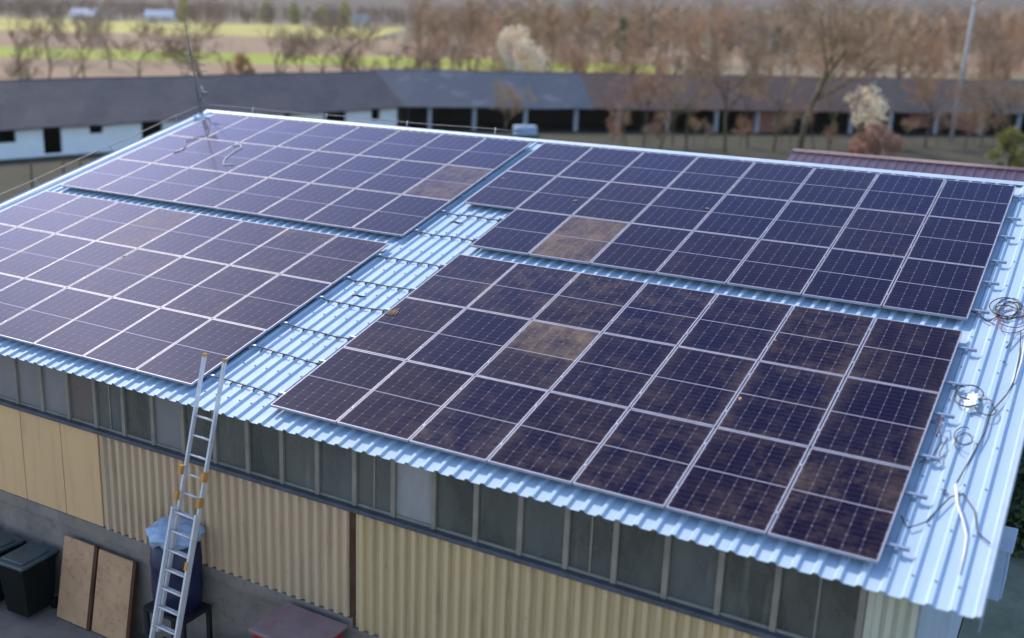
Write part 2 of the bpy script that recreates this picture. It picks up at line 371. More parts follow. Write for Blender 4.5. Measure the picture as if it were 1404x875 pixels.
# front wall
YF = .05; SILL = 3.40; CB = 1.72; WX0, WX1 = -11.2, 8.0
MULS = [7.08 - .63 * k for k in range(29)]
def ribwall(x0, x1, z0, z1, mt, name, pitch=.17, d=.055):
    b = MB(); pts = []; x = x0
    while x < x1:
        for dx, y in ((0, 0), (.07, 0), (.092, -d), (.148, -d)):
            if x + dx < x1: pts.append((x + dx, y))
        x += pitch
    pts.append((x1, 0))
    a = [Vector((q, YF + y, z0)) for q, y in pts]; c = [Vector((q, YF + y, z1)) for q, y in pts]
    quadstrip(b, a, c); o = b.build(name, mt, hall); k = o.modifiers.new('t', 'SOLIDIFY'); k.thickness = .004; k.offset = 1; return o
xs = [-11.2, -10.72, -9.66, -8.6, -7.57, -6.52, -5.47, -4.48, -3.60]
for i in range(len(xs) - 1):
    b = MB(); b.box(xs[i] + .008, xs[i + 1] - .008, YF - .03, YF + .03, CB, SILL - .03, b=.006)
    q = b.build('wall_panel', M['tan'], hall)
b = MB(); b.box(-11.2, -3.60, YF + .035, YF + .05, CB, SILL - .03); b.build('wall_backing', M['boardedge'], hall)
tag(ribwall(-3.595, 1.33, CB, SILL - .03, M['clad_left'], 'ribbed_cladding'), 'weathered grey brown ribbed wall sheet')
tag(ribwall(1.43, 8.0, CB - .14, SILL - .03, M['clad_right'], 'ribbed_cladding'), 'yellowed tan ribbed wall sheet')
tag(ribwall(8.005, 8.5, .3, 4.36, M['corner'], 'ribbed_cladding', .115, .03), 'pale greenish ribbed sheet at the wall corner')
b = MB(); b.box(1.335, 1.425, YF - .02, YF + .05, CB - .1, SILL - .03); b.build('wall_joint', M['boardedge'], hall)
b = MB(); b.box(-11.2, 8.0, YF - .10, YF + .14, SILL - .03, SILL + .035, b=.008); b.build('window_sill', M['sill'], hall)
b = MB(); b.box(-11.2, 8.5, YF - .012, YF + .20, 0, CB - .2)
b.box(-11.2, 1.4, YF - .05, YF + .1, CB - .2, CB - .003); b.box(1.4, 8.5, YF - .05, YF + .1, CB - .2, CB - .143)
b.build('plinth', M['concrete'], hall)
b = MB(); b.box(-11.2, 8.5, YF + .0, YF + .16, 4.30, 4.42); b.build('wall_plate', M['mullion'], hall)
rw = random.Random(4)
def window(x0, x1, colr, board=False):
    b = MB(); b.box(x1 - .035, x1 + .035, YF - .02, YF + .08, SILL + .036, 4.298, b=.004)
    b.box(x0 + .037, x1 - .037, YF + .005, YF + .06, SILL + .036, SILL + .075); b.box(x0 + .037, x1 - .037, YF + .005, YF + .06, 4.24, 4.298)
    f = b.build('window', M['mullion'], hall)
    b = MB(); b.box(x0 + .037, x1 - .037, YF + .022, YF + .034, SILL + .077, 4.238)
    p = b.build('pane', M['pane'], f); p.color = (*colr, 1)
    if not board and rw.random() < .22:
        b = MB(); b.box((x0 + x1) / 2 - .012, (x0 + x1) / 2 + .012, YF + .008, YF + .020, SILL + .077, 4.238); b.build('glazing_bar', M['mullion'], f)
    if board: f['label'] = 'window with a pale grey pane'
DG = [(.045, .055, .052), (.055, .07, .068), (.06, .072, .075), (.04, .05, .046), (.075, .082, .075)]
xe = sorted(MULS)
for i in range(len(xe) - 1):
    if abs(xe[i] - 1.96) < .32: window(xe[i], xe[i + 1], (.33, .32, .33), True)
    elif abs(xe[i] + 4.3) < .3: window(xe[i], xe[i + 1], (.11, .075, .07))
    elif xe[i] < -2.3 and rw.random() < .3: window(xe[i], xe[i + 1], (.20, .19, .20))
    else: window(xe[i], xe[i + 1], rw.choice(DG))
window(7.08, 7.96, (.04, .045, .04))
window(-11.19, xe[0], (.04, .045, .045))
# other walls
b = MB()
gy = [(YF + .2, 0), (2 * RIDGE.y - .2, 0), (2 * RIDGE.y - .2, 4.3), (RIDGE.y, RIDGE.z - .12), (YF + .2, 4.34)]
for xw in (8.44, -11.2):
    b = MB()
    va = [(xw, y, z) for y, z in gy]; vb = [(xw + .06, y, z) for y, z in gy]; n = 5
    b.add(va + vb, [tuple(range(5))[::-1], tuple(range(5, 10))] + [(i, (i + 1) % 5, 5 + (i + 1) % 5, 5 + i) for i in range(5)])
    b.build('gable_wall', M['sidewall'], hall)
b = MB(); b.box(-11.2, 8.5, 2 * RIDGE.y - .2, 2 * RIDGE.y, 0, 4.3); b.build('rear_wall', M['sidewall'], hall)

# ------------------------------------------------------------------ solar panels
PW, PH = 1.134, 1.722
def frame_mesh():
    b = MB(); L_ = .015
    b.box(0, L_, 0, PH, -.035, .0015); b.box(PW - L_, PW, 0, PH, -.035, .0015)
    b.box(L_, PW - L_, 0, L_, -.035, .0012); b.box(L_, PW - L_, PH - L_, PH, -.035, .0012)
    return b.mesh('panel_frame')
def glass_mesh():
    b = MB(); b.box(.014, PW - .014, .014, PH - .014, -.010, -.002); return b.mesh('panel_glass')
FM, GM = frame_mesh(), glass_mesh(); FM.materials.append(M['alu']); GM.materials.append(M['glass'])
ORD = ['first', 'second', 'third', 'fourth', 'fifth', 'sixth', 'seventh', 'eighth']
ROW = ['bottom', 'middle', 'top']
CP, RPCH = 1.154, 1.742
ARR = {'upper left': (-10.652, 5.587, 8, 3), 'lower left': (-10.70, -.049 + .05, 8, 3), 'upper right': (-1.154, 5.595, 8, 3), 'lower right': (0.0, 0.0, 7, 3)}
HEAVY = {('upper left', 7, 1): (.85, .6), ('upper right', 2, 0): (1.0, .9), ('lower right', 2, 1): (.85, .9), ('lower left', 3, 2): (.75, .8),
         ('lower left', 6, 2): (.22, .8), ('lower left', 7, 2): (.22, .6), ('lower right', 1, 2): (.12, .8), ('lower left', 4, 1): (.12, .8), ('lower right', 0, 2): (.22, .5), ('lower right', 0, 1): (.2, .5)}
rp = random.Random(8)
for an, (ax, as_, nc, nr) in ARR.items():
    for r in range(nr):
        for c in range(nc):
            if an == 'upper right' and r == 0 and c == 0: continue     # the corner left open for the roof strip
            if an == 'lower left' and r == 0 and c < 2: pass
            o = empty('solar_panel', group='solar panels on the hall roof', cat='solar panel', loc=RP(ax + c * CP, as_ + r * RPCH, rp.uniform(-.002, .002)),
                      rot=(T + rp.uniform(-.0012, .0012), rp.uniform(-.0012, .0012), 0))
            fr = link('frame', FM, None, o); gl = link('glass', GM, None, o)
            h, s = HEAVY.get((an, c, r), (rp.choice([0, 0, 0, 0, .03, .08]), rp.uniform(.15, .75)))
            if an == 'lower right' and c >= 2: s = min(1, s + .3)
            if an == 'lower left' and r > 0: s = min(1, s + .2)
            if an.startswith('upper') and (an, c, r) not in HEAVY: s *= .45
            gl.color = (h, s, rp.uniform(0, 1) if 'right' in an else rp.uniform(0, .5), .15 if (an, c, r) == ('lower right', 2, 1) else 1)
            look = 'dusty brown solar panel' if h > .4 else ('slightly dusty dark solar panel' if s > .55 else 'dark blue solar panel')
            side = 'left' if c < nc / 2 else 'right'
            k = c if side == 'left' else nc - 1 - c
            if an == 'upper right' and r == 0 and side == 'left': k -= 1
            o['label'] = f'{look}, {ROW[r]} row of {an} array, {ORD[k]} from its {side} end'

# ------------------------------------------------------------------ mounting rails
def rail(x0, x1, s, label):
    o = empty('mounting_rail', label, 'rail', RP((x0 + x1) / 2, s, 0), (T, 0, 0), 'aluminium rails under the solar panels')
    h = (x1 - x0) / 2
    b = MB(); b.box(-h, h, -.02, .02, -.078, -.0385, b=.003); b.box(-h - .001, -h + .03, -.017, .017, -.075, -.041)
    b.build('rail_bar', M['rail'], o)
    feet = [XL + .16 + P * k for k in range(0, 100) if x0 + .03 < XL + .16 + P * k < x1 - .03]
    for fx in (feet[0], feet[-1]):
        q = fx - (x0 + x1) / 2
        b = MB(); b.box(q - .022, q + .022, -.055, .02, -.1045, -.0785, b=.002); b.box(q - .018, q + .018, -.052, -.0205, -.0785, -.05)
        b.build('foot', M['rail'], o)
    return o
CL = MB(); CL.box(-.016, .016, -.02, .02, -.037, .006); CLM = CL.mesh('clamp'); CLM.materials.append(M['alu'])
for an, (ax, as_, nc, nr) in ARR.items():
    for r in range(nr):
        for k, ds in enumerate((.38, 1.34)):
            a = ax - (.10 if 'left' in an else .16); c0 = 0
            if an == 'upper right' and r == 0: a = -.16; c0 = 1
            e = ax + nc * CP + (.10 if 'left' in an else .22) - (.02 if 'left' in an else 0)
            if an == 'upper left' and r > 0: e = ax + nc * CP + .03
            if an == 'upper right' and r > 0: a = ax - .06
            s = as_ + r * RPCH + ds
            o = rail(a, e, s, f'aluminium rail under {ROW[r]} row of {an} array, {"lower" if k == 0 else "upper"} of its pair')
            for c in range(c0 + 1, nc):
                q = link('clamp', CLM, None, o); q.location = (ax + c * CP - .01 - (a + e) / 2, 0, 0)

# ------------------------------------------------------------------ cables over the open roof strip
def sag(p, q, n, amp, r):
    out = []
    for i in range(n + 1):
        t = i / n; v = Vector(p).lerp(Vector(q), t); out.append((v.x, v.y + r.uniform(-.012, .012), v.z))
    return out
rc = random.Random(3); k = 0
NUMW = ['lowest', 'second', 'third', 'fourth', 'fifth', 'sixth', 'seventh', 'eighth']
for r in range(3):
    for ds in (.38, 1.34):
        s = r * RPCH + ds
        pts = []; n = 14
        for i in range(n + 1):
            t = i / n; x = -1.50 + t * 1.46
            pts.append(RP(x, s + .02 + .03 * math.sin(t * 5 + k) - .04 * t, -.088 + .016 * math.cos(t * 9 + k) * (1 - abs(2 * t - 1))))
        b = MB(); b.tube(pts, .011, 5)
        # black teeth on the ribs modelling the cable's zigzag shadow
        for q in range(52):
            xr = XL + .16 + P * q
            if -1.38 < xr < -.08:
                b.box(xr - .012, xr + .012, s - .05, s + .03, 0, 0.01) if False else b.tube([RP(xr, s + .02, -.10), RP(xr + .004, s - .035, -.098), RP(xr + .03, s - .06, -.101)], .010, 4)
        o = tag(b.build('earthing_cable', M['black']), f'thin black cable across the open roof strip, {NUMW[k]} up from the eave', 'cable', 'cables across the roof strip'); k += 1
for ds in (.38, 1.34):
    s = 5.595 + ds; pts = [RP(-1.5 + i / 12 * 1.46, s + .02 * math.sin(i + ds), -.090) for i in range(13)]
    b = MB(); b.tube(pts, .011, 5)
    for q in range(52):
        xr = XL + .16 + P * q
        if -1.38 < xr < -.08: b.tube([RP(xr, s + .02, -.10), RP(xr + .004, s - .035, -.098), RP(xr + .03, s - .06, -.101)], .010, 4)  # shadow teeth again, as black tubes across the ribs
    tag(b.build('earthing_cable', M['black']), f'thin black cable across the open roof strip, {NUMW[k]} up from the eave', 'cable', 'cables across the roof strip'); k += 1
for s, lab in ((3.35, 'loose black plug on the roof strip beside the lower left array'), (6.55, 'loose black plug on the roof strip below the upper right array')):
    b = MB(); c = RP(-.95, s, -.10)
    b.tube([c + Vector((-.05, -.02, .01)), c + Vector((.0, .03, .03)), c + Vector((.09, .04, .012)), c + Vector((.16, .10, .01))], [.006, .02, .018, .006], 6)
    tag(b.build('cable_plug', M['black']), lab, 'plug')

# ------------------------------------------------------------------ things on the right verge
def loop_pts(cx, cs, rx, rs, turns, r, n0=-.10, jit=.35, ph=0):
    pts = []; N_ = int(turns * 22)
    for i in range(N_ + 1):
        t = i / 22 * 2 * math.pi + ph; k = 1 + jit * math.sin(t * .37 + ph) * .6
        pts.append(RP(cx + rx * k * math.cos(t) + .05 * math.sin(t * .21), cs + rs * k * math.sin(t) + .08 * math.sin(t * .31 + 1), n0 + .012 * (1 + math.sin(t * 1.7)) + .006 * r.random()))
    return pts
r = random.Random(7)
b = MB(); b.tube(loop_pts(8.50, 6.20, .16, .26, 4.3, r), .008, 5); b.tube([RP(8.42, 6.0, -.09), RP(8.30, 5.75, -.085), RP(8.16, 5.9, -.075), RP(8.05, 5.95, -.06)], .008, 5)
tag(b.build('cable_coil', M['black']), 'tangled black cable coil on the right roof verge beside the upper array', 'cable')
b = MB(); b.tube(loop_pts(8.56, 5.92, .20, .34, 1.9, r, -.099, .3, 2), .007, 5); b.tube([RP(8.7, 6.0, -.09), RP(8.82, 6.4, -.097), RP(8.97, 6.6, -.095)], .007, 5); b.tube([RP(8.4, 5.7, -.09), RP(8.2, 5.85, -.085), RP(8.06, 6.0, -.06)], .007, 5)
tag(b.build('cable_coil', M['redwire']), 'thin red cable loops mixed with the black coil on the right verge', 'cable')
b = MB(); b.tube(loop_pts(8.42, 2.66, .09, .17, 1.6, r, -.09, .2, 1), .007, 5); b.tube([RP(8.05, 2.9, -.06), RP(8.16, 2.8, -.04), RP(8.25, 2.5, -.07), RP(8.2, 2.2, -.085), RP(8.1, 2.0, -.07)], .007, 5); b.tube([RP(8.3, 2.62, -.06), RP(8.26, 2.3, -.09), RP(8.3, 2.1, -.097)], .006, 5)
tag(b.build('cable_coil', M['black']), 'small dark cable loop beside the lower right array', 'cable')
b = MB(); b.tube([RP(8.06, 2.85, -.05), RP(8.15, 3.0, -.02), RP(8.2, 2.8, -.03), RP(8.17, 2.62, -.07)], .008, 5)
tag(b.build('cable_tail', M['redwire']), 'short red cable tail curling from the panel edge above the small loop', 'cable')
b = MB(); b.tube([RP(8.12, 2.1, -.08), RP(8.25, 2.12, -.09), RP(8.33, 2.28, -.095)], .007, 5)
tag(b.build('cable_tail', M['redwire']), 'short red cable tail on the bracket below the small loop', 'cable')
b = MB(); b.tube(loop_pts(8.33, 3.72, .17, .24, 1.5, r, -.085, .2, 2.5), .009, 5); b.tube(loop_pts(8.56, 3.4, .10, .16, 1.1, r, -.09, .2, .3), .008, 5)
tag(b.build('cable_coil', M['black']), 'black cable loop around the crumpled white bag', 'cable')
# crumpled bag
bm = bmesh.new(); bmesh.ops.create_icosphere(bm, subdivisions=4, radius=1)
rb = random.Random(2)
from mathutils import noise as mn
for v in bm.verts:
    p = v.co.copy(); k = 1 + .35 * mn.noise(p * 1.7) + .22 * mn.noise(p * 4.3) + .1 * mn.noise(p * 9)
    v.co = Vector((p.x * .085 * k + .03 * p.y, p.y * .20 * k, max(-.012, p.z * .055 * k)))
me = bpy.data.meshes.new('bag'); bm.to_mesh(me); bm.free()
o = link('plastic_bag', me, M['white']); o.location = RP(8.43, 3.56, -.105); o.rotation_euler = (T, 0, .2); tag(o, 'crumpled white plastic bag lying on the right roof verge', 'bag')
b = MB(); b.tube([RP(8.62, 5.1, -.097), RP(8.735, 5.66, -.097), RP(8.80, 5.0, -.097), RP(8.82, 4.3, -.097), RP(8.78, 3.9, -.097), RP(8.66, 3.4, -.097), RP(8.66, 2.94, -.097), RP(8.60, 2.4, -.097), RP(8.53, 1.8, -.097)], .009, 6)
b.box(8.72, 8.79, 4.15 * 1, 4.19, 0, .0) if False else None
tag(b.build('cable', M['black']), 'long dark cable running down the right roof verge', 'cable')
b = MB(); b.tube([RP(8.10, 0.95, -.09), RP(8.2, .78, -.097), RP(8.35, .95, -.097), RP(8.45, 1.3, -.097), RP(8.51, 1.5, -.097), RP(8.62, 1.62, -.097), RP(8.78, 1.35, -.097), RP(8.86, .98, -.097), RP(9.0, .85, -.097)], .008, 6)
tag(b.build('cable', M['black']), 'thin dark cable arching across the lower right verge under the white rope', 'cable')
b = MB(); b.tube([RP(8.525, 1.72, -.085), RP(8.60, 1.40, -.097), RP(8.70, 1.12, -.095), RP(8.77, .88, -.097), RP(8.79, .60, -.097), RP(8.80, .25, -.097)], [.016, .016, .015, .014, .012, .009], 6)
tag(b.build('rope', M['rope']), 'pale rope lying down the lower right corner of the roof', 'rope')
b = MB(); b.tube([RP(8.82, 5.3, -.097), RP(8.84, 4.8, -.097), RP(8.83, 4.2, -.096)], .010, 6)
tag(b.build('rope', M['white']), 'short white strip lying along a rib beside the cable on the right verge', 'strip')
for (x, s), lab in (((8.62, 4.75), 'small dark screw clip on the right verge beside the long cable'), ((8.42, 1.62), 'small dark clip at the top end of the pale rope')):
    b = MB(); c = RP(x, s, -.118); b.box(c.x - .035, c.x + .035, c.y - .012, c.y + .012, c.z - .005, c.z + .012); b.box(c.x + .008, c.x + .02, c.y - .06, c.y - .012, c.z - .02, c.z + .006)
    tag(b.build('metal_clip', M['steel']), lab, 'clip')

# cable ends, leaves and twigs on the panels
b = MB(); b.tube([RP(-9.50, 8.02, .006), RP(-9.42, 8.25, .01), RP(-9.55, 8.5, .012), RP(-9.8, 8.75, .02), RP(-9.72, 9.05, .02), RP(-9.50, 9.2, .02), RP(-9.9, 9.7, .012), RP(-10.5, 10.4, .012), RP(-10.95, 10.62, -.05)], .010, 5)
tag(b.build('cable', M['black']), 'thin black cable trailing from the mast foot over the upper left panels', 'cable')
b = MB(); b.tube([RP(-8.36, 8.80, .008), RP(-8.2, 8.92, .02), RP(-8.02, 8.75, .02), RP(-8.0, 8.45, .015), RP(-7.92, 8.1, .012), RP(-7.78, 7.85, .015), RP(-7.64, 7.68, .015), RP(-7.40, 7.76, .01)], .011, 5)
tag(b.build('strap', M['rope']), 'pale curled strap lying on the upper left panels near the mast', 'strap')
lf = [(3.35, 8.33), (6.72, 7.36), (5.8, 4.09), (5.83, 2.46), (-4.97, 10.39), (-1.0, 8.66), (-4.16, 10.38), (-6.1, 3.1), (.9, 8.0)]
rl = random.Random(12)
for x, s in lf:
    b = MB(); a = rl.uniform(0, 6.28); k = rl.uniform(.6, 1.0)
    vs = []
    for u, wd, z in ((-.05, 0, .004), (-.02, .020, .009), (.015, .022, .011), (.05, .0, .004)):
        for sg in (-1, 1): vs.append(RP(x + k * (u * math.cos(a) - sg * wd * math.sin(a)), s + k * (u * math.sin(a) + sg * wd * math.cos(a)), .001 + z * k))
    b.add(vs, [(0, 2, 3, 1), (2, 4, 5, 3), (4, 6, 7, 5)])
    o = b.build('dry_leaf', M['leaf']); kk = o.modifiers.new('t', 'SOLIDIFY'); kk.thickness = .003
    tag(o, 'small dry brown leaf lying on the solar panels', 'leaf', 'dry leaves on the panels')
b = MB()
for i in range(7):
    x = .02 + .05 * i * .6; b.tube([RP(x, 2.86 + rl.uniform(-.03, .03), .006), RP(x + rl.uniform(-.03, .03), 3.02 + rl.uniform(-.04, .06), .016)], .006, 4)
tag(b.build('dry_twigs', M['leaf']), 'little bundle of dry straw at the left edge of the lower right array', 'straw')

# ------------------------------------------------------------------ lightning wire and mast
lw = empty('lightning_conductor', 'thin metal lightning wire on standoffs along the left verge and the ridge', 'wire', RP(XL, 5, PAN))
loc0 = lw.location.copy()
def W(p): return Vector(p) - loc0
pts = [RP(XL - .17, s, .04 + .012 * math.sin(s * 2)) for s in [i * .8 - .2 for i in range(15)]]
rz = [Vector((XL - .12 + i * .8, RIDGE.y + .12, RIDGE.z + .17 + .012 * math.sin(i * 1.3))) for i in range(13)]
b = MB(); b.tube([W(p) for p in pts] + [W(p) for p in rz], .011, 5); b.build('wire', M['steel'], lw)
for s in (1.2, 3.3, 5.6, 7.9, 10.2):
    b = MB(); b.tube([W(RP(XL - .04, s, -.09)), W(RP(XL - .12, s, -.05)), W(RP(XL - .17, s, .06))], .012, 5); b.build('standoff', M['wirecol'], lw)
for i in (2, 5, 8, 11):
    q = rz[i]; b = MB(); b.tube([W(q + Vector((0, 0, .03))), W(Vector((q.x, RIDGE.y + .06, RIDGE.z + .03)))], .012, 5); b.build('standoff', M['wirecol'], lw)
ms = empty('antenna_mast', 'thin dark antenna mast at the far left corner of the roof', 'mast', RP(-11.02, 10.62, -.09))
b = MB(); b.tube([(0, 0, -.03), (-.10, -.05, .9), (-.20, -.11, 1.7), (-.30, -.16, 2.5)], .026, 6, .010); b.build('pole', M['steel'], ms)
b = MB(); b.tube([(0, 0, .0), (0, 0, .55)], .045, 8); b.build('sleeve', M['steel'], ms)
for z, l in ((1.05, .45), (1.22, .36), (1.38, .30), (1.55, .24)):
    b = MB(); b.tube([(-l - .1 * z, -.1 - .06 * z, z + .05), (l - .1 * z, .12 - .06 * z, z - .04)], .009, 4); b.build('dipole', M['steel'], ms)
b = MB(); b.tube([(.02, .02, .82), (.34, -.22, .66)], .012, 5); b.box(.28, .42, -.28, -.16, .58, .70); b.build('bracket', M['steel'], ms)
b = MB(); b.box(-.16, .22, -.12, .12, -.045, .05, b=.008); b.box(-.05, .05, -.05, .05, .04, .12); b.build('foot', M['trim'], ms)

# ------------------------------------------------------------------ ladder
foot = Vector((-1.0, -1.5, .0)); top = Vector((-.857, -.345, 4.43)); d = (top - foot).normalized(); LEN = (top - foot).length
lad = empty('extension_ladder', 'tall aluminium extension ladder with orange clips leaning on the eave', 'ladder', foot)
sx = d.cross(Vector((0, -1, 0))); sx = Vector((1, 0, 0)) - d * d.x; sx.normalize(); nn = d.cross(sx)     # nn points away from the wall
if nn.y > 0: nn = -nn
def LP(x, t, n): return sx * x + d * t + nn * n
def bar(b, x, t0, t1, n, wx, wn):
    c = [LP(x + a * wx, t, n + e * wn) for t in (t0, t1) for a, e in ((-.5, -.5), (.5, -.5), (.5, .5), (-.5, .5))]
    b.add(c, [(3, 2, 1, 0), (4, 5, 6, 7), (0, 1, 5, 4), (1, 2, 6, 5), (2, 3, 7, 6), (3, 0, 4, 7)])
TOT = LEN + .74
for x in (-.19, .19): b = MB(); bar(b, x, 1.3, TOT, .03, .03, .065); b.build('upper_rail', M['ladder'], lad)
for x in (-.225, .225): b = MB(); bar(b, x, .03, 3.15, .105, .032, .075); b.build('lower_rail', M['ladder'], lad)
t = .28
while t < 3.1:
    b = MB(); b.tube([LP(-.209, t, .105), LP(.209, t, .105)], .017, 8); b.build('rung', M['ladder'], lad); t += .28
t = 1.40
while t < LEN - .1:
    b = MB(); b.tube([LP(-.175, t, .03), LP(.175, t, .03)], .016, 8); b.build('rung', M['ladder'], lad); t += .28
for x in (-.19, .19): b = MB(); bar(b, x, TOT + .001, TOT + .05, .03, .036, .072); b.build('end_cap', M['orange'], lad)
for t in (3.25, 3.62):
    for x in (-.215, .215): b = MB(); bar(b, x, t, t + .13, .08, .06, .09); b.build('guide_clip', M['orange'], lad)
for t in (2.35, .8):
    b = MB(); bar(b, .222, t, t + .12, .152, .05, .014); b.build('guide_clip', M['orange'], lad)
for x in (-.225, .225): b = MB(); bar(b, x, 0.0, .05, .105, .045, .09); b.build('rubber_foot', M['black'], lad)

# ------------------------------------------------------------------ yard things
def bin_(x, y, label, rz=0):
    o = empty('waste_bin', label, 'bin', (x, y, 0), (0, 0, rz), 'wheeled bins by the wall')
    b = MB(); z0, z1 = .10, 1.0; a0, a1 = .24, .29; d0, d1 = .28, .36
    vs = [(-a0, -d0, z0), (a0, -d0, z0), (a0, d0, z0), (-a0, d0, z0), (-a1, -d1, z1), (a1, -d1, z1), (a1, d1, z1), (-a1, d1, z1)]
    b.add(vs, [(3, 2, 1, 0), (4, 5, 6, 7), (0, 1, 5, 4), (1, 2, 6, 5), (2, 3, 7, 6), (3, 0, 4, 7)]); b.box(-.31, .31, -.38, .38, .94, 1.0, b=.01)
    b.build('body', M['bin'], o)
    b = MB(); b.box(-.32, .32, -.40, .40, 1.003, 1.06, b=.02); b.box(-.24, .24, -.30, .28, 1.055, 1.085, b=.015); b.build('lid', M['binlid'], o)
    b = MB(); b.tube([(-.25, .44, .98), (.25, .44, .98)], .018, 8); b.box(-.27, -.23, .36, .45, .96, 1.0); b.box(.23, .27, .36, .45, .96, 1.0); b.build('handle', M['bin'], o)
    for sx_ in (-.26, .26): b = MB(); b.tube([(sx_ - .03, .30, .1), (sx_ + .03, .30, .1)], .1, 14); b.build('wheel', M['bin'], o)
bin_(-4.92, -.50, 'black wheeled bin with teal lid standing beside the leaning brown boards', .08)
bin_(-5.72, -.55, 'black wheeled bin with teal lid cut by the left edge of the photo', -.04)
bin_(-6.50, -.52, 'black wheeled bin with teal lid at the far end of the bin row', .05)
def board(x0, x1, y0, z1, label):
    o = empty('wooden_board', label, 'board', ((x0 + x1) / 2, y0, 0), (-math.atan2(abs(y0) - .08, z1), 0, 0), 'brown boards leaning on the wall')
    h = (x1 - x0) / 2
    b = MB(); b.box(-h, h, -.02, .02, .02, z1, b=.004); b.build('face_panel', M['board'], o)
    b = MB(); b.box(h + .002, h + .075, -.03, .03, .015, z1 + .01, b=.004); b.build('dark_edging', M['boardedge'], o)
board(-4.42, -3.70, -.38, 1.42, 'brown wooden board leaning on the plinth beside the bins')
board(-3.60, -2.82, -.36, 1.40, 'brown wooden board leaning on the plinth beside the ladder')
# tall barrel with sheet on a stand
o = empty('blue_barrel', 'dark blue barrel on the dark stand behind the ladder', 'barrel', (-1.62, -.34, 1.12))
b = MB(); b.lathe([(.30, 0), (.36, .05), (.38, .3), (.39, .33), (.38, .36), (.38, .75), (.39, .78), (.38, .81), (.36, 1.08), (.28, 1.14)]); b.build('body', M['blue'], o)
b = MB(); b.lathe([(.285, 0), (.30, .005), (.30, .03), (.27, .04)], (0, 0, 1.141)); b.build('lid', M['black'], o)
bm = bmesh.new(); bmesh.ops.create_icosphere(bm, subdivisions=4, radius=1)
for v in list(bm.verts):
    p = v.co.copy(); k = 1 + .22 * mn.noise(p * 2.6) + .14 * mn.noise(p * 6) + .09 * mn.noise(p * 13)
    z = p.z * .13 * k if p.z > 0 else p.z * (.20 + .25 * max(0, mn.noise(p * 2 + Vector((3, 1, 0))))) * k
    v.co = Vector((p.x * .41 * k, p.y * .40 * k, z))
me = bpy.data.meshes.new('sheet'); bm.to_mesh(me); bm.free()
for p_ in me.polygons: p_.use_smooth = True
o = link('plastic_sheet', me, M['paleblue']); o.location = (-1.60, -.36, 2.36); tag(o, 'crumpled pale blue plastic sheet draped on the blue barrel', 'sheet')
o = empty('barrel_stand', 'dark steel stand under the blue barrel', 'stand', (-1.62, -.36, 0))
b = MB(); b.box(-.42, .42, -.30, .30, 1.06, 1.119); b.build('platform', M['nearblack'], o)
for x in (-.38, .38):
    for y in (-.27, .27): b = MB(); b.box(x - .035, x + .035, y - .03, y + .03, 0, 1.058); b.build('leg', M['nearblack'], o)
b = MB(); b.box(-.34, .34, -.02, .02, .4, .46); b.build('crossbar', M['nearblack'], o)
# dark heap added to fill the dark area at the wall foot
bm = bmesh.new(); bmesh.ops.create_grid(bm, x_segments=40, y_segments=24, size=1)
for v in bm.verts:
    x, y = v.co.x, v.co.y; e = max(0, 1 - max(abs(x), abs(y)) ** 4)
    v.co = Vector((x * .95, y * .45, e * (.75 + .18 * mn.noise(Vector((x * 1.7, y * 1.5, 4))) + .06 * mn.noise(Vector((x * 6, y * 5, 1))))))
me = bpy.data.meshes.new('heap'); bm.to_mesh(me); bm.free()
for p_ in me.polygons: p_.use_smooth = True
o = link('dark_heap', me, M['nearblack']); o.location = (-.35, -.48, .0); tag(o, 'low dark heap added between ladder and red cabinet', 'tarpaulin')
# red cabinet
o = empty('red_cabinet', 'red metal cabinet with faded dusty lid in front of the wall', 'cabinet', (.86, -.50, .26), (0, 0, 0))
b = MB(); b.box(-.50, .50, -.40, .36, .08, 1.36, b=.02); b.build('body', M['red'], o)
b = MB(); b.box(-.54, .54, -.44, .40, 1.364, 1.42, b=.015); b.build('lid', M['fadedlid'], o)
b = MB(); b.box(-.46, -.012, -.415, -.403, .14, 1.30); b.build('door', M['red'], o); b = MB(); b.box(.012, .46, -.415, -.403, .14, 1.30); b.build('door', M['red'], o)
for x in (-.42, .42): b = MB(); b.box(x - .04, x + .04, -.34, .3, -.26, .079); b.build('foot', M['steel'], o)
# vent on side wall, downpipe
o = empty('wall_cabinet', 'pale blue metal cabinet hung on the side wall under the right verge', 'cabinet', (8.505, 3.9, 2.75))
b = MB(); b.box(0, .60, -.35, .35, 0, .72, b=.012); b.build('body', M['paleblue'], o)
b = MB(); b.box(.602, .625, -.32, .32, .03, .69, b=.006); b.build('door', M['paleblue'], o)
b = MB(); b.box(-.0, .66, -.39, .39, .722, .75, b=.006); b.build('rain_cover', M['trim'], o)

# ------------------------------------------------------------------ maroon shed behind the hall
o = empty('maroon_shed', 'low shed with maroon metal roof behind the hall', 'shed', (6, 35, 0))
b = MB(); x0, x1 = -7.9, 22
def ribs(b, ya, za, yb, zb):
    pts = []; x = x0
    while x < x1: pts += [(x, 0), (x + .18, 0), (x + .21, .035), (x + .27, .035), (x + .30, 0)]; x += .35
    quadstrip(b, [Vector((q, ya, za + z)) for q, z in pts], [Vector((q, yb, zb + z)) for q, z in pts])
ribs(b, -5, 3.2, 0, 4.7); ribs(b, 5, 3.2, 0, 4.7)
q = b.build('roof', M['maroon'], o); kk = q.modifiers.new('t', 'SOLIDIFY'); kk.thickness = .02
b = MB(); b.tube([(x0, 0, 4.72), (x1, 0, 4.72)], .09, 6); b.build('ridge_cap', M['maroon'], o)
b = MB(); b.box(x0 + .3, x1 - .3, -4.6, 4.6, 0, 3.22); b.build('wall', M['housewall'], o)

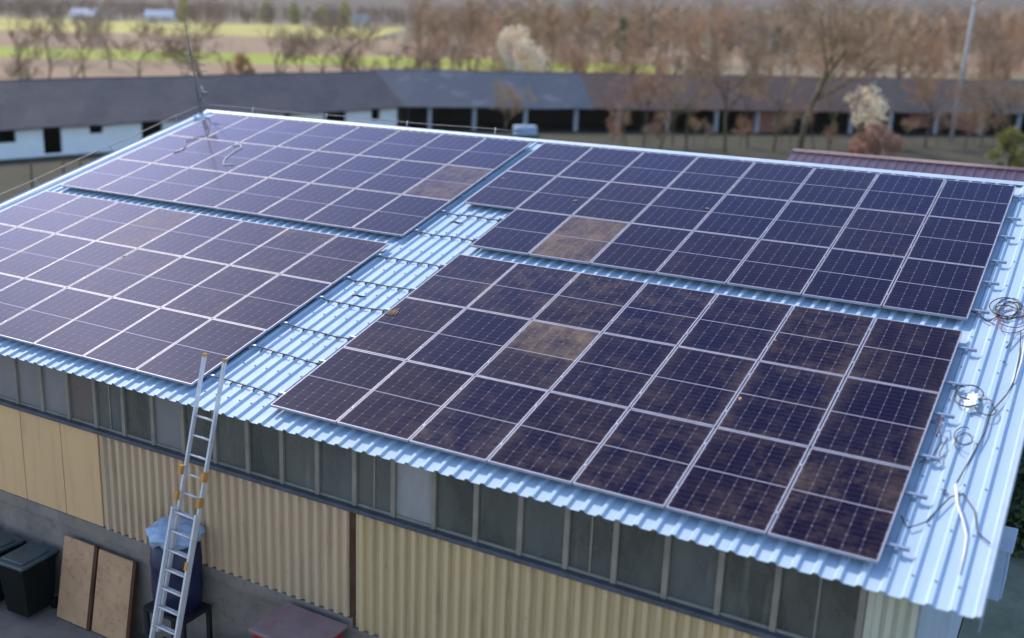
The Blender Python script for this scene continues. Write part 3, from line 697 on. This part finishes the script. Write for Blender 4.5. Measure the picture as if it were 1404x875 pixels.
# ------------------------------------------------------------------ barns
def barn(p0, p1, label, name='barn'):
    p0, p1 = Vector((*p0, 0)), Vector((*p1, 0)); u = (p1 - p0); Ln = u.length; u.normalize(); a = math.atan2(u.y, u.x)
    return empty(name, label, 'barn', p0, (0, 0, a)), Ln     # local +x along the front, +y to the back
def gable_roof(o, x0, x1, ye, ze, yr, zr, mt, label=None, m0=0.0, m1=0.0):
    b = MB(); n = max(2, int((x1 - x0) / 2)); r = random.Random(int(x0 * 7))
    for (ya, za, yb, zb) in ((ye, ze, yr, zr), (2 * yr - ye, ze, yr, zr)):
        X = lambda i, y: (x0 + m0 * y) + ((x1 + m1 * y) - (x0 + m0 * y)) * i / n
        lo = [Vector((X(i, ya), ya, za + r.uniform(-.05, .05))) for i in range(n + 1)]
        md = [Vector((X(i, (ya + yb) / 2), (ya + yb) / 2, (za + zb) / 2 + r.uniform(-.09, .04))) for i in range(n + 1)]
        hi = [Vector((X(i, yb), yb, zb + (r.uniform(-.05, .05) if 0 else .03 * math.sin(i * .9)))) for i in range(n + 1)]
        quadstrip(b, lo, md); quadstrip(b, md, hi)
    q = b.build('roof', mt, o); kk = q.modifiers.new('t', 'SOLIDIFY'); kk.thickness = .08
    if label: q['label'] = label
    return q
# left barn with limewashed wall
A0, A1 = (-57.5, 12.0), (-43.6, 68.0)
o, Ln = barn(A0, A1, 'long low barn with dark grey roof and limewashed wall openings on the left')
gable_roof(o, 0, Ln + .45, -.6, 1.95, 5.0, 4.6, M['slate'], m1=.38)
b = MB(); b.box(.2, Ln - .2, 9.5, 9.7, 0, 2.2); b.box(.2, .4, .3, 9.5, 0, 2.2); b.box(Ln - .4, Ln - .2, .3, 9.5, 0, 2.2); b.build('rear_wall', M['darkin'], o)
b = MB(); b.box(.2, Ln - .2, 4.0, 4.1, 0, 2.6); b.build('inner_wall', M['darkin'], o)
x = .2; r = random.Random(21); segs = []
OPEN = [(18.6, 20.0, .9), (22.4, 24.3, 1.05), (26.1, 27.4, .15), (29.4, 30.4, 1.3), (33.3, 35.0, .15), (38.0, 44.2, 0.0), (45.6, 46.3, .9), (49.6, 51.9, .5), (54.6, 55.6, .95)]
x = .2
for (a, e, sill) in OPEN + [(Ln - .2, Ln - .2, 0)]:
    b = MB(); b.box(x, a, 0, .25, 0, 1.98)
    if sill > 0 and a < e: b.box(a, e, 0.003, .247, 0, sill)
    b.build('wall', M['limewash'], o); x = e
# right barn, open front
B0, B1 = (-43.2, 68.6), (9.0, 112.5)
o, Ln = barn(B0, B1, 'long open-fronted barn with posts and patched old roof across the background')
cuts = [(-.45, 16.5, M['slate_blue'], 'blue grey roof section'), (16.5, 44.5, M['oldtile'], 'reddish old tile roof section'), (44.5, Ln, M['greytile'], 'grey brown old tile roof section')]
for a, e, mt, lb in cuts: gable_roof(o, a, e, -.6, 2.0, 5.0, 4.7, mt, lb, m0=-.38 if a < 0 else 0)
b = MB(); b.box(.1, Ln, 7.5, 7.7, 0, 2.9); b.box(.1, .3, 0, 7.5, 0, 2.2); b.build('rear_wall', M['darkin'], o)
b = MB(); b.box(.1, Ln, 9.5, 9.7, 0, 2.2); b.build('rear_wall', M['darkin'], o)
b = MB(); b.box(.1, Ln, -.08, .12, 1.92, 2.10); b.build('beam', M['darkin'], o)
x = 2.0; i = 0
while x < Ln:
    b = MB(); b.box(x - .17, x + .17, -.17, .17, 0, 1.918); b.build('post', M['postgrey'], o); x += 4.55 if i % 3 else 3.9; i += 1
for a, e, z0, z1 in ((31.5, 34.0, 0, 1.85), (47.0, 49.5, .6, 1.9), (51.5, 55.2, .4, 1.9), (33.9, 35, 1.2, 1.9)):
    b = MB(); b.box(a, e, .3, .5, z0, z1); b.build('brick_infill', M['brick'], o)
b = MB(); b.box(Ln, Ln + .2, 0, 9.5, 0, 2.4); b.build('gable_wall', M['brick'], o)
# blue tank in front of the open barn
p = spot(716, 91)
o = empty('water_tank', 'pale blue box tank standing in front of the open barn', 'tank', p, (0, 0, .7))
b = MB(); b.box(-.9, .9, -.6, .6, .25, 1.0, b=.06); b.build('body', M['paleblue'], o); b = MB(); b.box(-1, 1, -.7, .7, 0, .25); b.build('base', M['darkin'], o); b = MB(); b.lathe([(.22, 0), (.22, .1), (.15, .12)], (0, 0, 1.0), 12); b.build('lid', M['postgrey'], o)
# fence posts before the left barn
for i, px_ in enumerate((12, 58, 83, 116, 139, 160, 182, 204, 226)):
    q = spot(px_, 58 + i * 1.2); b = MB(); h = 1.75 + .1 * math.sin(i * 2.1)
    b.tube([(0, 0, 0), (.03 * math.sin(i), .02, h)], .06, 6, .05)
    o = b.build('fence_post', M['bark']); o.location = q; tag(o, 'thin dark fence post in front of the limewashed barn', 'post', 'fence posts by the left barn')
# utility pole
q = spot(1317, 97); o = empty('utility_pole', 'tall pale concrete utility pole rising beyond the right barn roof', 'pole', q)
b = MB(); b.tube([(0, 0, 0), (.12, 0, 6), (.30, 0, 12.5)], .18, 10, .13); b.build('shaft', M['pole'], o)
b = MB(); b.tube([(.245, -.7, 11.6), (.28, .7, 11.7)], .06, 6); b.build('crossarm', M['steel'], o)
for y in (-.6, 0.25, .6): b = MB(); b.lathe([(.03, 0), (.07, .05), (.05, .12), (.03, .2)], (.28, y, 11.72), 8); b.build('insulator', M['white'], o)

# ------------------------------------------------------------------ trees
def branch(b, tw, r, p, d, ln, rad_, lvl, maxl, up, tips=None):
    n = 4 if lvl == 0 else 3; pts = [p.copy()]; rs = [rad_]
    for i in range(n):
        d = (d + Vector((r.gauss(0, .13), r.gauss(0, .13), r.gauss(0, .08) + up))).normalized()
        p = p + d * (ln / n); pts.append(p.copy()); rs.append(rad_ * (1 - .55 * (i + 1) / n))
    (b if lvl < 2 else tw).tube(pts, rs, 5 if lvl == 0 else 3, smooth=True, cap=False)
    if lvl >= maxl:
        if tips is not None: tips.append(p.copy())
        return
    k = r.randint(4, 6) if lvl < maxl - 1 else r.randint(5, 7)
    for i in range(k):
        t = r.uniform(.35, 1.0) if lvl else r.uniform(.45, 1.0)
        j = min(n - 1, int(t * n)); q = pts[j].lerp(pts[j + 1], t * n - j)
        ax = Vector((r.gauss(0, 1), r.gauss(0, 1), r.gauss(0, .4))); ax = (ax - d * ax.dot(d)); ax = ax.normalized() if ax.length > .01 else d.orthogonal()
        sp = r.uniform(.5, .95); nd = (d * math.cos(sp) + ax * math.sin(sp)).normalized()
        branch(b, tw, r, q, nd, ln * r.uniform(.48, .72), max(.018, rs[j] * .55), lvl + 1, maxl, up * .8 + .02, tips)
def tree_mesh(seed, h, maxl=3, up=.05, rad_=.13, lean=0):
    r = random.Random(seed); b, tw = MB(), MB()
    branch(b, tw, r, Vector((0, 0, -.1)), Vector((lean, 0, 1)).normalized(), h * .55, rad_, 0, maxl, up)
    return b.mesh('trunk'), tw.mesh('crown')
PROT = []
for i, (s, lean, up) in enumerate(((3, .05, .05), (8, -.08, .07), (15, .12, .05), (22, 0, .10), (31, -.03, .04), (44, .06, .08))):
    t_, c_ = tree_mesh(s, 8.0, 4 if i in (0, 3, 4) else 3, up, .13, lean); PROT.append((t_, c_))
def bare_tree(px_, depth, h, kind, label, group, bark='bark', twig='twig', rot=None, name='bare_tree'):
    q = spot(px_, depth); t_, c_ = PROT[kind % len(PROT)]
    o = empty(name, label, 'tree', q, (0, 0, px_ * 1.7 if rot is None else rot), group); s = h / 8.0; o.scale = (s, s, s)
    for me, nm, mt in ((t_, 'trunk', bark), (c_, 'crown', twig)):
        k = bpy.data.objects.new(nm, me); col.objects.link(k); k.parent = o
        if not me.materials: me.materials.append(M[mt])
        k.material_slots[0].link = 'OBJECT'; k.material_slots[0].material = M[mt]
# behind the left barn
rt = random.Random(5)
for i, (px_, dp, h) in enumerate(((28, 112, 5.5), (40, 118, 6.5), (84, 120, 5.0), (98, 135, 7), (173, 112, 6.8), (236, 114, 5.0), (268, 118, 9.0), (300, 125, 6.0), (372, 116, 8.2), (400, 128, 6.5), (428, 117, 7.5), (458, 115, 8.6), (490, 124, 7), (520, 122, 7.5), (10, 150, 8), (50, 190, 9), (135, 175, 8))):
    bare_tree(px_, dp, h * 1.25, i, 'slender bare tree standing in the row behind the left barn', 'bare trees behind the left barn', twig=('twig', 'twig_grey')[i % 2])
for i, (px_, dp, h) in enumerate(((560, 118, 8.5), (585, 130, 8), (612, 120, 7.0), (640, 135, 9), (668, 118, 9.5), (690, 140, 8), (745, 126, 9), (775, 118, 7.5), (800, 138, 9), (830, 122, 8), (862, 118, 9.5), (905, 130, 10), (935, 122, 8.5), (965, 136, 11), (1040, 130, 10), (1070, 122, 9), (1150, 132, 11), (1185, 124, 9), (1230, 136, 11), (1262, 126, 9), (1345, 130, 10), (1372, 124, 9), (1395, 138, 11))):
    bare_tree(px_, dp, h, i + 2, 'brown bare tree standing in the row behind the open barn', 'bare trees behind the open barn', twig=('twig', 'twig_red', 'twig_grey')[i % 3])
for px_, dp, h, k, lb in ((1105, 88, 15.5, 0, 'tallest bare tree with thick mossy trunk in front of the open barn'), (1000, 84, 9.5, 3, 'bare tree with upright forked stems in front of the reddish barn roof'),
                          (945, 86, 7.0, 4, 'small bare tree at the seam of the blue grey and reddish barn roofs'), (905, 82, 7.5, 1, 'thin pale bare sapling leaning in front of the reddish barn roof'), (1068, 86, 7.5, 2, 'thin bare sapling beside the tall mossy tree'), (1145, 86, 6.0, 5, 'low bare tree right of the tall mossy tree'), (1360, 92, 6.5, 4, 'bare tree before the right end of the open barn'), (690, 84, 5.0, 3, 'slim bare tree in front of the blue grey barn roof')):
    bare_tree(px_, dp, h, k, lb, None, bark='bark_green', twig='twig')
for px_, dp, h, k in ((862, 84, 5.5, 1), (884, 87, 6.5, 3), (925, 88, 5.0, 2), (1032, 88, 6.0, 5), (1128, 85, 5.0, 1), (1282, 92, 6.5, 3), (1338, 93, 5.5, 0), (1390, 90, 7, 2)):
    bare_tree(px_, dp, h, k, 'thin bare sapling standing in the grass before the open barn', 'saplings before the open barn', bark='bark', twig=('twig', 'twig_red')[k % 2])
# leafy or blossoming crowns
def puff(name, px_, depth, h, w_, mt, label, n=2600, leaf=.16, trunk=True, z0=.8, seed=1, cat='tree', shape=1.0, sticks=8):
    r = random.Random(seed); q = spot(px_, depth); o = empty(name, label, cat, q)
    tb = MB()
    for i in range(sticks):
        a = r.uniform(0, 6.28); e = Vector((math.cos(a) * w_ * .32 * r.random(), math.sin(a) * w_ * .32 * r.random(), h * r.uniform(.6, .9)))
        tb.tube([(0, 0, 0), e * .4 + Vector((0, 0, .1)), e], .07, 4, .02)
    tb.build('trunk' if cat == 'tree' else 'stem', M['bark'], o)
    clumps = []
    for i in range(26):
        z = z0 + (h - z0) * (i + .5) / 26; k = (z - z0) / (h - z0); rr = w_ / 2 * (math.sin(math.pi * (.12 + .88 * k) ** shape) ** .6) * r.uniform(.55, 1.05); a = r.uniform(0, 6.28)
        clumps.append((Vector((math.cos(a) * rr * .75, math.sin(a) * rr * .75, z)), w_ * r.uniform(.10, .22)))
    b = MB()
    for i in range(n):
        c, s = r.choice(clumps); dvec = Vector((r.gauss(0, 1), r.gauss(0, 1), r.gauss(0, 1))).normalized() * s * r.random() ** .4; p = c + dvec
        if p.z < .1: continue
        u = Vector((r.gauss(0, 1), r.gauss(0, 1), r.gauss(0, 1))).normalized(); v = u.orthogonal().normalized(); l = leaf * r.uniform(.6, 1.3)
        b.add([p - u * l, p + v * l * .6, p + u * l, p - v * l * .6], [(0, 1, 2, 3)])
    b.build('crown' if cat == 'tree' else 'foliage', M[mt], o)
puff('blossom_tree', 702, 116, 8.1, 6.4, 'blossom', 'cream blossoming tree rising behind the blue grey barn roof', 3800, .16, shape=1.5, seed=3)
puff('blossom_tree', 1190, 92, 4.6, 4.2, 'blossom', 'loose cream blossoming tree in front of the old tile barn roof', 1000, .12, z0=1.2, seed=5)
puff('russet_shrub', 1213, 82, 2.3, 4.2, 'salmon', 'rounded russet shrub in front of the open barn', 2600, .12, z0=.2, seed=6, cat='shrub')
puff('orange_bush', 315, 121, 4.6, 4.2, 'reed', 'orange dry reed clump behind the left barn roof', 2000, .14, z0=.3, seed=7, cat='bush')
puff('yellow_bush', 1405, 78, 2.7, 3.0, 'yellowbush', 'yellow green bush at the right edge beyond the maroon roof', 2200, .10, z0=.2, seed=8, cat='bush')
for i, (px_, dp, h) in enumerate(((838, 86, 2.2), (852, 87, 2.8), (893, 85, 2.0), (910, 86, 3.0), (955, 88, 2.4), (972, 87, 1.9), (1020, 88, 2.6), (1078, 90, 2.4), (1092, 89, 3.0), (1150, 88, 2.2), (1255, 92, 2.4), (1298, 94, 2.8), (1350, 95, 2.3), (1378, 93, 3.0))):
    bare_tree(px_, dp, h, (0, 3, 4)[i % 3], 'low bare thorny bush in the grass before the open barn', 'bare bushes before the open barn', twig=('twig_red', 'twig', 'twig_grey')[i % 3], rot=i * 1.1, name='bare_bush')
for o in [x for x in bpy.data.objects if x.name.startswith('bare_bush')]: o['category'] = 'bush'
def hedge(x, y, h, w_, label, seed):
    r = random.Random(seed); o = empty('evergreen_bush', label, 'bush', (x, y, 0))
    tb = MB(); [tb.tube([(0, 0, 0), (r.uniform(-.5, .5), r.uniform(-.5, .5), h * .8)], .05, 4, .02) for i in range(5)]; tb.build('stem', M['bark'], o)
    b = MB()
    for i in range(5000):
        a = r.uniform(0, 6.28); z = h * r.random(); rr = w_ / 2 * (1 - (z / h) ** 3) * r.random() ** .4 * (1 + .25 * math.sin(a * 5 + z * 3)); p = Vector((rr * math.cos(a), rr * math.sin(a), z + .05))
        u = Vector((r.gauss(0, 1), r.gauss(0, 1), r.gauss(0, 1))).normalized(); v = u.orthogonal().normalized(); l = .07 * r.uniform(.6, 1.4)
        b.add([p - u * l, p + v * l * .6, p + u * l, p - v * l * .6], [(0, 1, 2, 3)])
    b.build('foliage', M['darkgreen'], o)
hedge(9.9, 14.6, 2.3, 2.6, 'dark green bush beside the side wall below the right verge', 4)
hedge(9.7, 12.0, 1.4, 2.0, 'low dark green bush by the side wall nearest the canopy', 6)

for i, (px_, dp, h, w_) in enumerate(((846, 300, 9, 6), (878, 330, 10, 7), (1060, 310, 8, 7), (1240, 300, 8, 6), (1262, 340, 9, 7), (990, 350, 9, 6), (720, 380, 9, 8))):
    puff('evergreen_tree', px_, dp, h, w_, 'darkgreen', 'dull dark green evergreen among the bare trees of the right background', 700, .4, seed=60 + i)
for o in [x for x in bpy.data.objects if x.name.startswith('evergreen_tree')]: o['group'] = 'evergreens in the right background'
# woodland far off: one mass
def wood(name, xs_, ds_, n, hmin, hmax, mt, seed, label, cat='woodland'):
    r = random.Random(seed); b = MB()
    for i in range(n):
        q = spot(r.uniform(*xs_), r.uniform(*ds_)); h = r.uniform(hmin, hmax); w_ = h * r.uniform(.35, .6); wd = .05 + q.length * .00022
        b.tube([q, q + Vector((r.gauss(0, .3), r.gauss(0, .3), h * .6))], wd * 2.2, 3, wd, cap=False)
        for j in range(46):
            t = r.uniform(.2, .95); p = q + Vector((0, 0, h * t * .8)); a = r.uniform(0, 6.28); l = w_ * r.uniform(.3, .8) * (1.15 - t * .6)
            e = p + Vector((math.cos(a) * l, math.sin(a) * l, l * r.uniform(.4, 1.3))); sd = Vector((-math.sin(a), math.cos(a), r.uniform(-.6, .6))) * wd * 1.1
            b.add([p - sd, p + sd, e + sd * .4, e - sd * .4], [(0, 1, 2, 3)])
            for _ in range(2):
                a2 = a + r.uniform(-1, 1); m_ = p.lerp(e, r.uniform(.4, 1)); e2 = m_ + Vector((math.cos(a2), math.sin(a2), r.uniform(.2, 1))) * l * .5
                b.add([m_ - sd * .7, m_ + sd * .7, e2 + sd * .3, e2 - sd * .3], [(0, 1, 2, 3)])
    o = b.build(name, mt); tag(o, label, cat, kind='stuff')
wood('woodland', (560, 1480), (240, 430), 270, 8, 16, M['twig'], 1, 'brown bare wood filling the right background')
wood('woodland', (640, 1480), (430, 800), 300, 13, 22, M['twig_grey'], 2, 'greyish bare wood farther back on the right')
wood('woodland', (-120, 900), (640, 1000), 420, 8, 15, M['twig_grey'], 3, 'distant grey tree belt beyond the yellow field')
0 and wood('hedgerow', (-100, 560), (340, 395), 60, 2, 4, M['twig_red'], 4, 'low bare hedgerow between the far fields', 'hedgerow')
wood('hedgerow', (-100, 120), (262, 300), 14, 3, 6, M['twig'], 9, 'broken bare scrub line beyond the green crop', 'hedgerow')
wood('scrub', (540, 1480), (118, 240), 60, 2.5, 5.5, M['twig'], 5, 'dry brown scrub behind the open barn', 'scrub')
# yellow willow trees in the far belt
for i, (px_, dp, h, w_) in enumerate(((352, 660, 13, 11), (392, 690, 12, 10), (430, 650, 10, 10), (462, 670, 13, 11), (240, 640, 14, 9), (805, 620, 14, 10))):
    puff('yellow_tree', px_, dp, h, w_, 'yellowfield', 'round yellow green tree in the far tree belt beyond the fields', 500, .7, seed=20 + i)
    bpy.context.scene.collection.objects[-1]
for o in [x for x in bpy.data.objects if x.name.startswith('yellow_tree')]: o['group'] = 'yellow trees in the far belt'
# far houses
def house(px_, dp, w_, h, mt, label, rz=0):
    q = spot(px_, dp); o = empty('far_house', label, 'house', q, (0, 0, math.atan2(RT.y, RT.x) + rz))
    b = MB(); b.box(-w_ / 2, w_ / 2, -4, 4, 0, h); b.build('wall', M['housewall'], o)
    b = MB(); a = [Vector((x, y, z)) for x in (-w_ / 2 - .5,) for y, z in ((-4.6, h - .3), (0, h + 3.2), (4.6, h - .3))]; c = [v + Vector((w_ + 1, 0, 0)) for v in a]; quadstrip(b, a, c)
    b.add([(-w_ / 2, -4, h), (-w_ / 2, 4, h), (-w_ / 2, 0, h + 3)], [(0, 1, 2)]); b.add([(w_ / 2, -4, h), (w_ / 2, 4, h), (w_ / 2, 0, h + 3)], [(0, 1, 2)])
    k = b.build('roof', M[mt], o); kk = k.modifiers.new('t', 'SOLIDIFY'); kk.thickness = .15
    for x in (-w_ / 4, w_ / 4):
        b = MB(); b.box(x - .6, x + .6, -4.06, -4.003, h * .35, h * .75); b.build('window', M['sill'], o)
for a in ((104, 620, 14, 3.2, 'houseroof_blue', 'small far house with blue roof above the yellow field'), (135, 640, 12, 4, 'houseroof_grey', 'pale far house with grey roof right of the small blue one'),
          (208, 615, 15, 3.5, 'houseroof_blue', 'wider far house with bright blue roof above the yellow field'), (228, 650, 12, 4, 'houseroof_red', 'far house with red roof behind the wider blue one'), (486, 600, 9, 4, 'houseroof_grey', 'pale far cottage at the right end of the yellow field'),
          (604, 560, 14, 5, 'houseroof_red', 'cream far house among bare trees left of the blossom tree'), (690, 500, 13, 3, 'houseroof_blue', 'far house with blue roof above the blossom tree'), (1050, 330, 12, 3.5, 'houseroof_grey', 'grey roofed house in the wood left of the tall mossy tree'),
          (1292, 480, 16, 5, 'houseroof_blue', 'far house with turquoise roof beside the utility pole'), (1215, 400, 12, 4, 'houseroof_grey', 'grey roofed house in the wood left of the utility pole')):
    house(*a)

# ------------------------------------------------------------------ haze
b = MB(); b.box(-1500, 1900, -60, 2300, -3, 160)
mh = bpy.data.materials.new('haze'); mh.use_nodes = True; N = mh.node_tree.nodes; N.remove(N['Principled BSDF'])
pv = N.new('ShaderNodeVolumePrincipled'); pv.inputs['Color'].default_value = (.86, .86, .90, 1); pv.inputs['Density'].default_value = .00006; pv.inputs['Anisotropy'].default_value = .3
mh.node_tree.links.new(pv.outputs[0], N['Material Output'].inputs['Volume'])
tag(b.build('haze', mh), 'thin spring haze over the plain', 'haze', kind='stuff')
